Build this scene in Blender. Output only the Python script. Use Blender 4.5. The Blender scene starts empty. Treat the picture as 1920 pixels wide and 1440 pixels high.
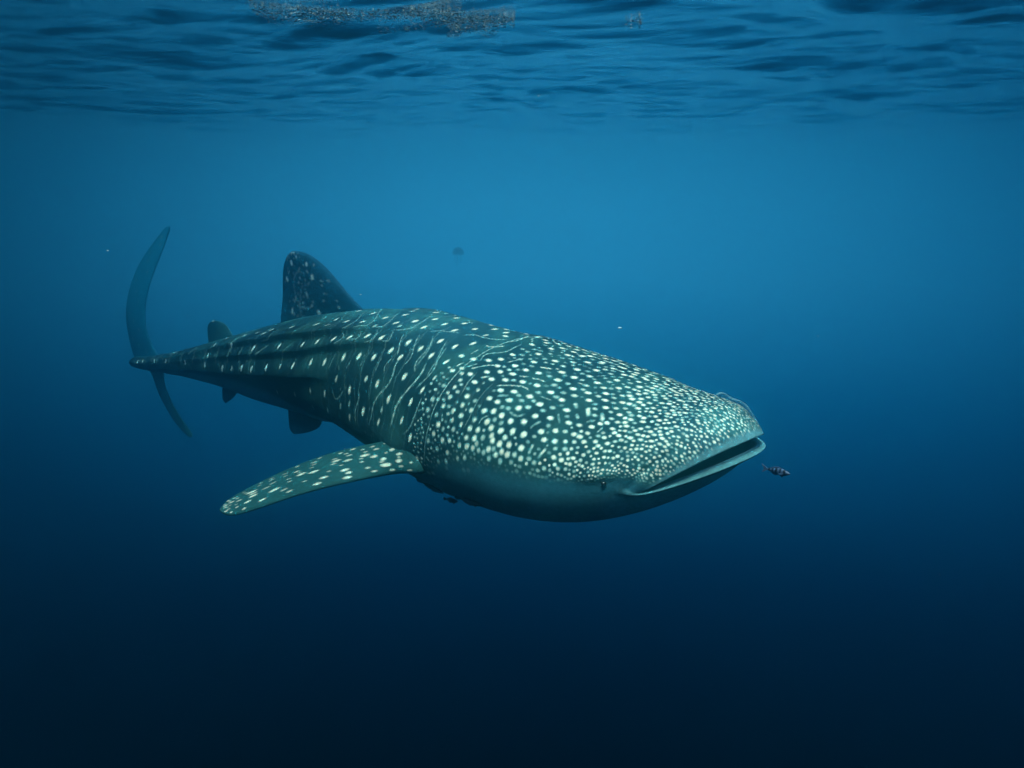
"""Whale shark swimming just below the surface of the open sea, metres, camera at the origin looking along +Y."""
import bpy, math, random
import numpy as np
from mathutils import Vector

random.seed(7)
rng = np.random.default_rng(11)
SC = bpy.context.scene
COL = SC.collection

# =====================================================================================================
# CAMERA, LIGHT, EXPOSURE
# =====================================================================================================
cam_data = bpy.data.cameras.new("camera")
cam = bpy.data.objects.new("camera", cam_data)
COL.objects.link(cam)
cam.location = (0, 0, 0)
cam.rotation_euler = (math.radians(90 - 15.1), 0, 0)
cam_data.sensor_width = 36
cam_data.lens = 27.075
cam_data.clip_start = .05
cam_data.clip_end = 400
SC.camera = cam

SUN_EL, SUN_AZ = math.radians(75), math.radians(190)      # azimuth clockwise from +Y (straight ahead)
WATER_GAIN = 1.0
world = bpy.data.worlds.new("World")
SC.world = world
world.use_nodes = True
wt = world.node_tree
wt.nodes.clear()


def wnode(kind, **kw):
    n = wt.nodes.new(kind)
    for k, v in kw.items():
        setattr(n, k, v)
    return n


sky = wnode("ShaderNodeTexSky", sky_type='NISHITA', sun_disc=False, sun_elevation=SUN_EL, sun_rotation=SUN_AZ)
bg_sky = wnode("ShaderNodeBackground")
bg_sky.inputs[1].default_value = 0.15
wt.links.new(sky.outputs[0], bg_sky.inputs[0])
# below the horizon the world is open water: bright near the surface, black in the deep
tc = wnode("ShaderNodeTexCoord")
sep = wnode("ShaderNodeSeparateXYZ")
wt.links.new(tc.outputs["Generated"], sep.inputs[0])
mr = wnode("ShaderNodeMapRange")
mr.inputs[1].default_value, mr.inputs[2].default_value = -1, .1
wt.links.new(sep.outputs[2], mr.inputs[0])
ramp = wnode("ShaderNodeValToRGB")
wt.links.new(mr.outputs[0], ramp.inputs[0])
DEEP = [(-1, (0, 0, 0)), (-.64, (0, .0003, .0015)), (-.46, (.003, .035, .10)), (-.27, (.28, .68, .80)),
        (-.12, (1.6, 1.62, 1.58)), (-.03, (1.6, 1.62, 1.58)), (.1, (.85, .98, 1.0))]
while len(ramp.color_ramp.elements) < len(DEEP):
    ramp.color_ramp.elements.new(.5)
for e, (z, c) in zip(ramp.color_ramp.elements, DEEP):
    e.position = (z + 1) / 1.1
    e.color = (*c, 1)
# the light field in the water is a little stronger towards one side
dot = wnode("ShaderNodeVectorMath", operation='DOT_PRODUCT')
wt.links.new(tc.outputs["Generated"], dot.inputs[0])
LOBE = math.radians(15)
dot.inputs[1].default_value = (math.sin(LOBE), math.cos(LOBE), 0)
ml = wnode("ShaderNodeMapRange", interpolation_type='SMOOTHSTEP')
ml.inputs[1].default_value, ml.inputs[2].default_value = .55, 1.0
ml.inputs[3].default_value, ml.inputs[4].default_value = .50, 1.20
wt.links.new(dot.outputs["Value"], ml.inputs[0])
bg_w = wnode("ShaderNodeBackground")
wt.links.new(ramp.outputs[0], bg_w.inputs[0])
wt.links.new(ml.outputs[0], bg_w.inputs[1])
m2 = wnode("ShaderNodeMapRange")
m2.inputs[1].default_value, m2.inputs[2].default_value = .1, .3
wt.links.new(sep.outputs[2], m2.inputs[0])
mixw = wnode("ShaderNodeMixShader")
wout = wnode("ShaderNodeOutputWorld")
wt.links.new(m2.outputs[0], mixw.inputs[0])
wt.links.new(bg_w.outputs[0], mixw.inputs[1])
wt.links.new(bg_sky.outputs[0], mixw.inputs[2])
wt.links.new(mixw.outputs[0], wout.inputs[0])

sun_data = bpy.data.lights.new("sun", 'SUN')
sun = bpy.data.objects.new("sun", sun_data)
COL.objects.link(sun)
sun_data.energy = 5
sun_data.angle = math.radians(22)        # the waves spread the sunbeam
sun_data.color = (1, .87, .68)
sun_dir = Vector((math.sin(SUN_AZ) * math.cos(SUN_EL), math.cos(SUN_AZ) * math.cos(SUN_EL), math.sin(SUN_EL)))
sun.rotation_euler = sun_dir.to_track_quat('Z', 'Y').to_euler()
sun.location = sun_dir * 30

vs = SC.view_settings
vs.view_transform = 'Standard'
vs.look = 'None'
vs.exposure = 1.6
vs.gamma = 1
vs.use_curve_mapping = False
SC.cycles.volume_bounces = 2
SC.cycles.max_bounces = 6
SC.cycles.transparent_max_bounces = 12
SC.cycles.use_denoising = True

# =====================================================================================================
# HELPERS
# =====================================================================================================


def link(name, me, mat=None, parent=None):
    o = bpy.data.objects.new(name, me)
    COL.objects.link(o)
    if mat:
        me.materials.append(mat)
    if parent:
        o.parent = parent
    return o


def tag(o, label, cat, group=None):
    o["label"] = label
    o["category"] = cat
    if group:
        o["group"] = group


def grid_mesh(name, P, wrap_v=False, caps=False, colour=None):
    """mesh of a grid of points P[nu, nv, 3]; closed ones are turned to face outwards"""
    nu, nv = P.shape[:2]
    idx = np.arange(nu * nv).reshape(nu, nv)
    a, b = idx[:-1], idx[1:]
    if wrap_v:
        q = np.stack([a, np.roll(a, -1, 1), np.roll(b, -1, 1), b], -1).reshape(-1, 4)
    else:
        q = np.stack([a[:, :-1], a[:, 1:], b[:, 1:], b[:, :-1]], -1).reshape(-1, 4)
    co = P.reshape(-1, 3)
    faces = [q]
    ends = [idx[0][::-1], idx[-1]] if caps else []
    if caps:
        c = co - co.mean(0)
        v0, v1, v2, v3 = (c[q[:, k]] for k in range(4))
        vol = (v0 * np.cross(v1, v2)).sum() + (v0 * np.cross(v2, v3)).sum()
        if vol < 0:
            q = q[:, ::-1]
            ends = [e[::-1] for e in ends]
    lo = np.concatenate([q.ravel()] + ends)
    starts = np.concatenate([np.arange(len(q)) * 4, [len(q) * 4 + k * nv for k in range(len(ends))]]).astype(np.int32)
    me = bpy.data.meshes.new(name)
    me.vertices.add(len(co))
    me.vertices.foreach_set("co", co.astype(np.float32).ravel())
    me.loops.add(len(lo))
    me.loops.foreach_set("vertex_index", lo.astype(np.int32))
    me.polygons.add(len(starts))
    me.polygons.foreach_set("loop_start", starts)
    me.update(calc_edges=True)
    me.polygons.foreach_set("use_smooth", np.ones(len(starts), bool))
    if colour is not None:
        at = me.color_attributes.new("skin_colour", 'FLOAT_COLOR', 'POINT')
        c = np.ones((len(co), 4), np.float32)
        c[:, :3] = colour.reshape(-1, 3)
        at.data.foreach_set("color", c.ravel())
    me.update()
    return me


def material(name, base, rough=.6, spec=.3):
    m = bpy.data.materials.new(name)
    m.use_nodes = True
    p = m.node_tree.nodes["Principled BSDF"]
    p.inputs["Base Color"].default_value = (*base, 1)
    p.inputs["Roughness"].default_value = rough
    p.inputs["Specular IOR Level"].default_value = spec
    return m, m.node_tree, p


def pchip(t, xs, ys):
    xs, ys, t = np.asarray(xs, float), np.asarray(ys, float), np.asarray(t, float)
    h = np.diff(xs)
    dl = np.diff(ys) / h
    m = np.zeros_like(ys)
    m[0], m[-1] = dl[0], dl[-1]
    a, b = dl[:-1], dl[1:]
    w1, w2 = 2 * h[1:] + h[:-1], h[1:] + 2 * h[:-1]
    with np.errstate(divide='ignore', invalid='ignore'):
        hm = (w1 + w2) / (w1 / a + w2 / b)
    m[1:-1] = np.where(a * b > 0, hm, 0)
    i = np.clip(np.searchsorted(xs, t) - 1, 0, len(xs) - 2)
    u = (t - xs[i]) / h[i]
    return ((2 * u**3 - 3 * u**2 + 1) * ys[i] + (u**3 - 2 * u**2 + u) * h[i] * m[i]
            + (-2 * u**3 + 3 * u**2) * ys[i + 1] + (u**3 - u**2) * h[i] * m[i + 1])


def cubic(t, pts):
    """natural cubic curve through pts, t from 0 to n-1"""
    pts = np.asarray(pts, float)
    n = len(pts)
    A = np.zeros((n, n))
    B = np.zeros_like(pts)
    A[0, 0], A[0, 1] = 2, 1
    B[0] = 3 * (pts[1] - pts[0])
    A[-1, -1], A[-1, -2] = 2, 1
    B[-1] = 3 * (pts[-1] - pts[-2])
    for i in range(1, n - 1):
        A[i, i - 1], A[i, i], A[i, i + 1] = 1, 4, 1
        B[i] = 3 * (pts[i + 1] - pts[i - 1])
    D = np.linalg.solve(A, B)
    t = np.asarray(t, float)
    i = np.clip(np.floor(t).astype(int), 0, n - 2)
    u = (t - i)[..., None]
    return (pts[i] + D[i] * u + (3 * (pts[i + 1] - pts[i]) - 2 * D[i] - D[i + 1]) * u**2
            + (2 * (pts[i] - pts[i + 1]) + D[i] + D[i + 1]) * u**3)


def sstep(a, b, x):
    t = np.clip((x - a) / (b - a), 0, 1)
    return t * t * (3 - 2 * t)


# =====================================================================================================
# SEA: the water as a closed volume, and its rippled surface seen from below
# =====================================================================================================
SURF_Z = .86
SEA_R = 24.0
SCATTER = (.009, .065, .082)      # per metre
EXTINCT = (.26, .190, .172)         # per metre
bm_v = np.array([(x, y, z) for x in (-SEA_R, SEA_R) for y in (-SEA_R, SEA_R) for z in (-20, 1.75)], float)
me = bpy.data.meshes.new("haze")
me.from_pydata(bm_v.tolist(), [], [(0, 1, 3, 2), (4, 6, 7, 5), (0, 4, 5, 1), (2, 3, 7, 6), (0, 2, 6, 4), (1, 5, 7, 3)])
mv = bpy.data.materials.new("sea_water")
mv.use_nodes = True
mv.node_tree.nodes.clear()
pv = mv.node_tree.nodes.new("ShaderNodeVolumePrincipled")
po = mv.node_tree.nodes.new("ShaderNodeOutputMaterial")
mv.node_tree.links.new(pv.outputs[0], po.inputs["Volume"])
DENS = .5
sc_c = [s / DENS for s in SCATTER]
pv.inputs["Density"].default_value = DENS
pv.inputs["Color"].default_value = (*sc_c, 1)
pv.inputs["Absorption Color"].default_value = (*[(1 - min(1, (t - s) / DENS / (1 - c)))**2 for s, t, c in zip(SCATTER, EXTINCT, sc_c)], 1)
pv.inputs["Anisotropy"].default_value = .95
haze = link("haze", me, mv)
haze["kind"] = "stuff"
haze["label"] = "hazy blue sea water that fills the whole view"

# --- surface
az = np.r_[np.linspace(-55, 55, 800), np.linspace(55, 305, 170)[1:-1]]
rr = np.geomspace(.6, SEA_R - .6, 420)
A_, R_ = np.meshgrid(np.radians(az), rr)
X, Y = R_ * np.sin(A_), R_ * np.cos(A_)
Z = np.zeros_like(X)
wr = np.random.default_rng(5)
warp_x = X + .25 * np.sin(.9 * Y + 1.3) + .18 * np.sin(1.7 * X - .8 * Y)
warp_y = Y + .3 * np.sin(.8 * X + .5) + .15 * np.sin(2.1 * X + 1.1 * Y + 2)
for k in range(90):
    lam = .18 * (2.6 / .18)**wr.random()
    d = math.radians(90 + wr.normal(0, 38))                 # crests lie mostly across the view
    ph = wr.random() * 6.283
    amp = .0022 * lam**.95
    fade = np.clip(1.9 - R_ / (lam * 52), 0, 1)
    s_ = np.sin((warp_x * math.cos(d) + warp_y * math.sin(d)) * 6.283 / lam + ph)
    Z += amp * (1 - .86 * sstep(9, 23, R_)) * fade * (s_ - .35 * s_ * s_)
PS = np.stack([X, Y, SURF_Z + Z], -1)
me = grid_mesh("water_surface", PS, wrap_v=True)
ms = bpy.data.materials.new("water_surface_underside")
ms.use_nodes = True
nt = ms.node_tree
nt.nodes.clear()
o_ = nt.nodes.new("ShaderNodeOutputMaterial")
mx = nt.nodes.new("ShaderNodeMixShader")
tr = nt.nodes.new("ShaderNodeBsdfTransparent")
tr.inputs[0].default_value = (.93, .97, .98, 1)
gl = nt.nodes.new("ShaderNodeBsdfGlossy")
gl.inputs["Roughness"].default_value = .17
gl.inputs[0].default_value = (.97, .98, .99, 1)
lw = nt.nodes.new("ShaderNodeLayerWeight")
mp = nt.nodes.new("ShaderNodeMapRange")
mp.interpolation_type = 'SMOOTHSTEP'
mp.inputs[1].default_value, mp.inputs[2].default_value = .25, .5
mp.inputs[3].default_value, mp.inputs[4].default_value = .04, 1
tcs = nt.nodes.new("ShaderNodeTexCoord")
map_ = nt.nodes.new("ShaderNodeMapping")
map_.inputs["Scale"].default_value = (1, 1.7, 1)
nz = nt.nodes.new("ShaderNodeTexNoise")
nz.inputs["Scale"].default_value = 4.0
nz.inputs["Detail"].default_value = 5
nz.inputs["Distortion"].default_value = .6
bp = nt.nodes.new("ShaderNodeBump")
bp.inputs["Strength"].default_value = .16
bp.inputs["Distance"].default_value = .05
L = nt.links.new
L(tcs.outputs["Object"], map_.inputs[0]); L(map_.outputs[0], nz.inputs[0]); L(nz.outputs[0], bp.inputs["Height"])
L(bp.outputs[0], gl.inputs["Normal"])
L(lw.outputs["Facing"], mp.inputs[0]); L(mp.outputs[0], mx.inputs[0]); L(tr.outputs[0], mx.inputs[1]); L(gl.outputs[0], mx.inputs[2])
L(mx.outputs[0], o_.inputs[0])
surf = link("water_surface", me, ms)
surf["kind"] = "structure"
surf["label"] = "rippled underside of the sea surface along the top"

# =====================================================================================================
# WHALE SHARK
# =====================================================================================================
# stations: distance from the snout, half width, top, bottom, set-back of the sides, droop of the sides
ST = [
      (0, 0.322, 0.022, 0.026, 0.24, 0.04),
      (0.012, 0.332, 0.056, 0.04, 0.235, 0.04),
      (0.03, 0.345, 0.076, 0.055, 0.23, 0.042),
      (0.1, 0.38, 0.108, 0.105, 0.225, 0.045),
      (0.3, 0.45, 0.186, 0.19, 0.19, 0.05),
      (0.6, 0.515, 0.29, 0.25, 0.12, 0.04),
      (1, 0.555, 0.385, 0.285, 0.04, 0.02),
      (1.5, 0.56, 0.455, 0.325, 0, 0),
      (2, 0.53, 0.485, 0.28, 0, 0),
      (2.6, 0.46, 0.47, 0.25, 0, 0),
      (3.2, 0.38, 0.415, 0.31, 0, 0),
      (4, 0.28, 0.3, 0.29, 0, 0),
      (4.8, 0.18, 0.19, 0.19, 0, 0),
      (5.5, 0.12, 0.105, 0.105, 0, 0),
      (6.3, 0.07, 0.045, 0.04, 0, 0),
]
AXIS_POINTS = [[0.8179, 2.62, -0.9073], [0.6768, 2.86, -1.0148], [0.2472, 3.45, -1.1974], [-0.4958, 4.3, -1.2405], [-1.2387, 5.1, -1.2931], [-2.2217, 6.0, -1.4463], [-3.1971, 6.8, -1.6491], [-3.5042, 7.05, -1.6994]]
ROLL = [(0, -9), (2, -6), (4, 0), (6, 0)]
# skin markings, as (distance from the snout, angle round the body, strength) and as (width, strength, line)
TRACED_SPOTS = [[2.087,83.3,1.0],[1.885,88.3,1.0],[1.955,79.7,1.0],[1.815,95.3,1.0],[1.759,85.7,1.0],[1.689,92.3,1.0],[1.62,99.3,1.0],[1.473,95.3,1.0],[1.564,90.0,0.6],[1.627,108.7,0.5],[1.529,110.3,0.5],[1.571,109.0,0.5],[1.92,64.7,1.0],[1.801,64.3,1.0],[1.724,73.7,1.0],[1.599,73.7,1.0],[1.529,80.3,1.0],[1.689,62.7,1.0],[1.494,69.0,1.0],[1.543,62.0,1.0],[1.396,70.0,1.0],[1.305,72.7,1.0],[1.243,82.7,1.0],[1.271,95.7,1.0],[1.159,98.7,1.0],[1.145,90.0,1.0],[1.005,89.3,1.0],[1.257,76.3,1.0],[1.166,81.7,0.5],[1.208,88.7,0.5],[1.257,89.3,0.5],[1.082,83.3,1.0],[1.222,71.7,1.0],[1.138,75.7,1.0],[1.054,75.7,1.0],[0.97,77.0,1.0],[0.873,83.0,1.0],[1.236,65.0,1.0],[1.166,68.7,1.0],[1.089,70.3,1.0],[0.894,77.7,0.5],[0.831,77.3,1.0],[1.438,57.7,1.0],[1.396,61.3,0.7],[1.368,58.7,0.7],[1.312,60.3,1.0],[1.166,62.3,1.0],[1.089,65.3,1.0],[0.984,68.0,1.0],[0.887,69.0,1.0],[0.81,73.0,0.6],[1.04,66.7,0.5],[1.054,58.7,1.0],[0.97,61.0,1.0],[0.782,68.0,1.0],[0.838,65.3,0.5],[1.243,57.0,1.0],[1.34,54.3,0.7],[1.34,49.3,0.8],[1.417,48.0,0.5],[1.55,40.7,1.0],[1.515,50.0,0.6],[1.187,53.7,0.8],[1.222,48.0,1.0],[1.326,43.3,0.8],[1.152,47.3,0.5],[1.075,51.7,1.0],[0.922,59.7,0.5],[0.859,61.3,1.0],[1.012,52.0,1.0],[0.949,55.0,1.0],[0.88,57.3,0.5],[0.768,59.0,1.0],[0.684,65.7,1.0],[0.684,59.7,0.6],[0.81,55.0,0.6],[0.915,50.7,0.5],[0.859,52.7,1.0],[0.956,50.0,0.5],[1.606,31.7,1.0],[1.438,38.0,0.6],[1.396,39.3,0.5],[1.34,37.0,0.8],[1.215,42.3,0.8],[1.257,37.3,0.8],[1.138,41.7,0.8],[1.054,44.3,1.0],[0.991,46.0,1.0],[0.922,45.7,1.0],[1.187,36.3,0.8],[0.949,42.3,0.5],[0.733,51.7,1.0],[0.649,53.7,1.0],[0.719,56.0,0.5],[0.768,46.7,1.0],[0.845,44.3,1.0],[0.894,41.7,0.5],[0.991,39.3,1.0],[1.082,37.7,0.8],[1.236,32.0,0.8],[1.159,32.3,0.7],[1.326,26.7,0.8],[1.361,30.7,0.5],[1.438,31.3,0.6],[1.089,32.3,0.8],[1.026,33.3,0.8],[0.942,37.0,1.0],[0.873,37.7,1.0],[0.796,39.3,1.0],[0.719,40.0,1.0],[0.635,44.3,1.0],[0.565,47.0,1.0],[0.621,48.7,0.5],[1.089,26.7,0.8],[1.026,28.0,1.0],[0.894,30.7,1.0],[0.838,30.3,1.0],[0.775,31.7,1.0],[0.691,32.0,1.0],[0.586,40.7,1.0],[0.524,41.0,1.0],[0.824,35.0,0.8],[0.915,33.3,0.8],[1.34,20.3,0.7],[1.515,12.7,0.8],[1.208,21.0,0.8],[1.264,19.0,0.8],[1.278,25.3,0.5],[1.201,27.3,0.6],[1.375,15.0,0.5],[1.068,22.0,0.8],[1.019,22.3,0.8],[1.124,21.0,0.7],[0.901,25.3,0.9],[0.866,26.7,0.5],[0.803,26.7,0.9],[0.838,23.7,0.8],[0.761,26.0,0.9],[0.712,27.0,0.7],[0.663,25.7,0.9],[0.572,25.3,0.6],[1.215,13.3,0.7],[1.222,8.0,0.7],[1.285,5.7,0.5],[1.068,15.3,0.6],[1.124,12.7,0.6],[1.299,13.0,0.5],[1.452,2.7,0.7],[1.452,353.3,0.9],[1.382,355.0,0.6],[1.347,356.0,0.7],[0.97,30.3,0.6],[0.998,26.0,0.6],[0.97,22.7,0.6],[0.929,22.3,0.5],[0.475,31.7,1.0],[0.426,31.0,1.0],[0.496,37.3,0.6],[0.496,23.3,0.6],[0.419,25.0,0.7],[0.796,20.7,0.5],[0.719,21.7,0.5],[0.88,20.3,0.5],[1.075,7.3,0.5],[1.033,8.7,0.5],[1.222,4.0,0.5],[1.215,0.0,0.4],[1.382,108.0,0.5],[1.25,105.0,0.5],[1.117,104.7,0.5],[1.026,97.7,1.0],[0.97,102.0,0.8],[0.949,106.0,1.0],[0.873,97.3,1.0],[0.922,93.0,0.7],[0.824,101.3,0.7],[1.068,88.3,0.5],[0.922,87.7,0.7],[0.838,88.7,1.0],[0.782,90.0,0.4],[0.761,92.7,1.0],[0.74,96.3,0.7],[0.726,100.0,0.8],[0.733,105.3,0.8],[0.845,112.7,1.0],[0.956,115.3,0.7],[0.97,124.3,0.8],[0.782,82.7,1.0],[0.733,87.0,0.8],[0.677,93.7,0.6],[0.628,97.3,1.0],[0.6,101.3,1.0],[0.67,110.0,0.7],[0.663,116.7,0.8],[0.754,112.0,0.6],[0.838,106.3,0.5],[0.761,77.3,0.5],[0.649,84.3,1.0],[0.614,87.7,0.6],[0.6,90.7,1.0],[0.531,91.7,0.6],[0.517,95.3,0.9],[0.517,100.0,1.0],[0.51,88.3,0.8],[0.531,85.3,1.0],[0.586,82.0,0.9],[0.705,74.7,1.0],[0.719,70.3,0.5],[0.614,75.3,1.0],[0.656,71.0,0.8],[0.538,78.7,1.0],[0.552,75.3,0.7],[0.468,81.0,0.8],[0.482,77.7,0.6],[0.468,84.7,0.6],[0.426,86.0,1.0],[0.426,90.3,1.0],[0.433,97.0,1.0],[0.454,94.0,0.6],[0.377,96.0,0.5],[0.349,98.3,0.9],[0.314,89.7,1.0],[0.349,88.0,0.6],[0.377,92.0,0.6],[0.565,70.7,1.1],[0.503,74.0,1.0],[0.426,76.3,1.0],[0.454,74.0,0.6],[0.37,80.7,1.0],[0.335,85.7,0.7],[0.335,82.3,0.8],[0.461,69.7,1.0],[0.419,71.3,0.7],[0.384,73.0,0.7],[0.342,76.0,1.0],[0.293,79.3,0.8],[0.258,82.3,0.8],[0.237,85.0,0.9],[0.216,89.7,1.0],[0.286,92.3,0.6],[0.607,60.7,1.1],[0.419,68.0,0.6],[0.349,71.7,0.7],[0.37,68.3,1.0],[0.293,70.7,0.9],[0.272,75.7,1.0],[0.216,78.3,0.9],[0.168,82.7,0.9],[0.384,64.3,0.7],[0.258,72.3,0.5],[0.202,71.7,1.0],[0.202,75.7,0.7],[0.342,63.0,0.8],[0.307,66.7,0.9],[0.251,67.7,1.0],[0.538,54.0,1.0],[0.482,54.7,0.8],[0.426,55.7,1.0],[0.286,62.0,1.0],[0.272,65.0,0.5],[0.209,64.7,0.7],[0.188,68.3,0.7],[0.14,66.7,0.9],[0.119,70.3,0.8],[0.328,58.0,1.0],[0.244,58.7,0.5],[0.223,62.3,0.8],[0.175,62.0,1.0],[0.517,48.3,0.7],[0.468,48.3,1.0],[0.412,51.0,0.8],[0.272,54.3,1.0],[0.216,54.7,1.1],[0.321,51.0,0.9],[0.202,57.7,0.8],[0.147,60.0,0.8],[0.105,59.0,1.0],[0.168,54.3,0.9],[0.126,55.3,1.0],[0.391,45.7,1.0],[0.342,47.3,0.9],[0.475,43.0,0.8],[0.433,44.0,0.7],[0.237,51.7,0.7],[0.279,48.0,0.9],[0.258,50.3,0.6],[0.091,55.0,0.8],[3.225,91.7,1.0],[3.058,93.7,0.5],[2.765,86.7,1.0],[2.555,84.3,1.0],[2.36,80.3,1.0],[2.283,89.7,1.0],[2.101,84.0,1.0],[2.185,76.3,1.0],[2.457,69.0,1.0],[2.625,66.3,1.15],[2.806,68.7,0.7],[2.953,58.3,1.1],[2.751,57.3,0.8],[3.288,54.7,1.0],[2.025,91.3,1.0],[2.115,74.3,0.5],[2.283,67.7,0.5],[3.644,56.7,0.7],[3.651,46.7,0.7],[3.002,71.0,0.35],[3.295,32.7,1.1],[2.925,37.0,1.1],[2.73,42.3,1.0],[2.548,47.7,1.0],[2.395,53.0,1.0],[2.255,58.7,1.0],[2.136,60.7,0.9],[2.004,55.7,1.1],[1.892,53.3,1.0],[3.449,11.3,1.1],[3.211,15.3,0.6],[3.002,19.0,1.1],[2.758,26.7,1.0],[2.576,30.3,1.1],[2.381,38.7,1.1],[2.234,44.0,1.1],[2.101,47.0,1.0],[2.381,23.3,0.6],[2.073,32.3,0.7],[1.955,32.3,1.1],[1.759,43.3,1.2],[1.808,26.7,1.2],[2.206,20.3,0.9],[2.52,9.3,0.7],[2.758,5.3,0.6],[3.058,354.0,0.6],[3.4,345.7,0.6],[2.032,12.0,1.1],[2.772,347.7,0.4],[2.499,357.0,0.5],[1.857,10.7,0.7],[1.634,19.0,0.8],[1.85,18.7,0.5],[2.178,3.7,0.6],[2.297,7.3,0.4],[2.192,12.0,0.4],[3.728,29.0,1.0],[4.126,34.0,1.0],[4.077,54.3,0.8],[4.482,65.3,0.9],[4.496,40.7,0.8],[4.594,23.0,0.8],[4.677,6.3,0.9],[4.3,2.3,1.1],[4.105,4.3,0.5],[3.903,6.3,1.1],[3.714,7.0,0.9],[5.075,11.0,0.8],[5.39,54.7,0.7],[5.473,20.0,0.9],[5.885,89.3,0.7],[5.718,26.0,0.7],[6.095,28.0,0.8],[5.976,29.7,0.7],[5.39,83.3,0.5],[3.868,56.0,0.5]]
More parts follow.
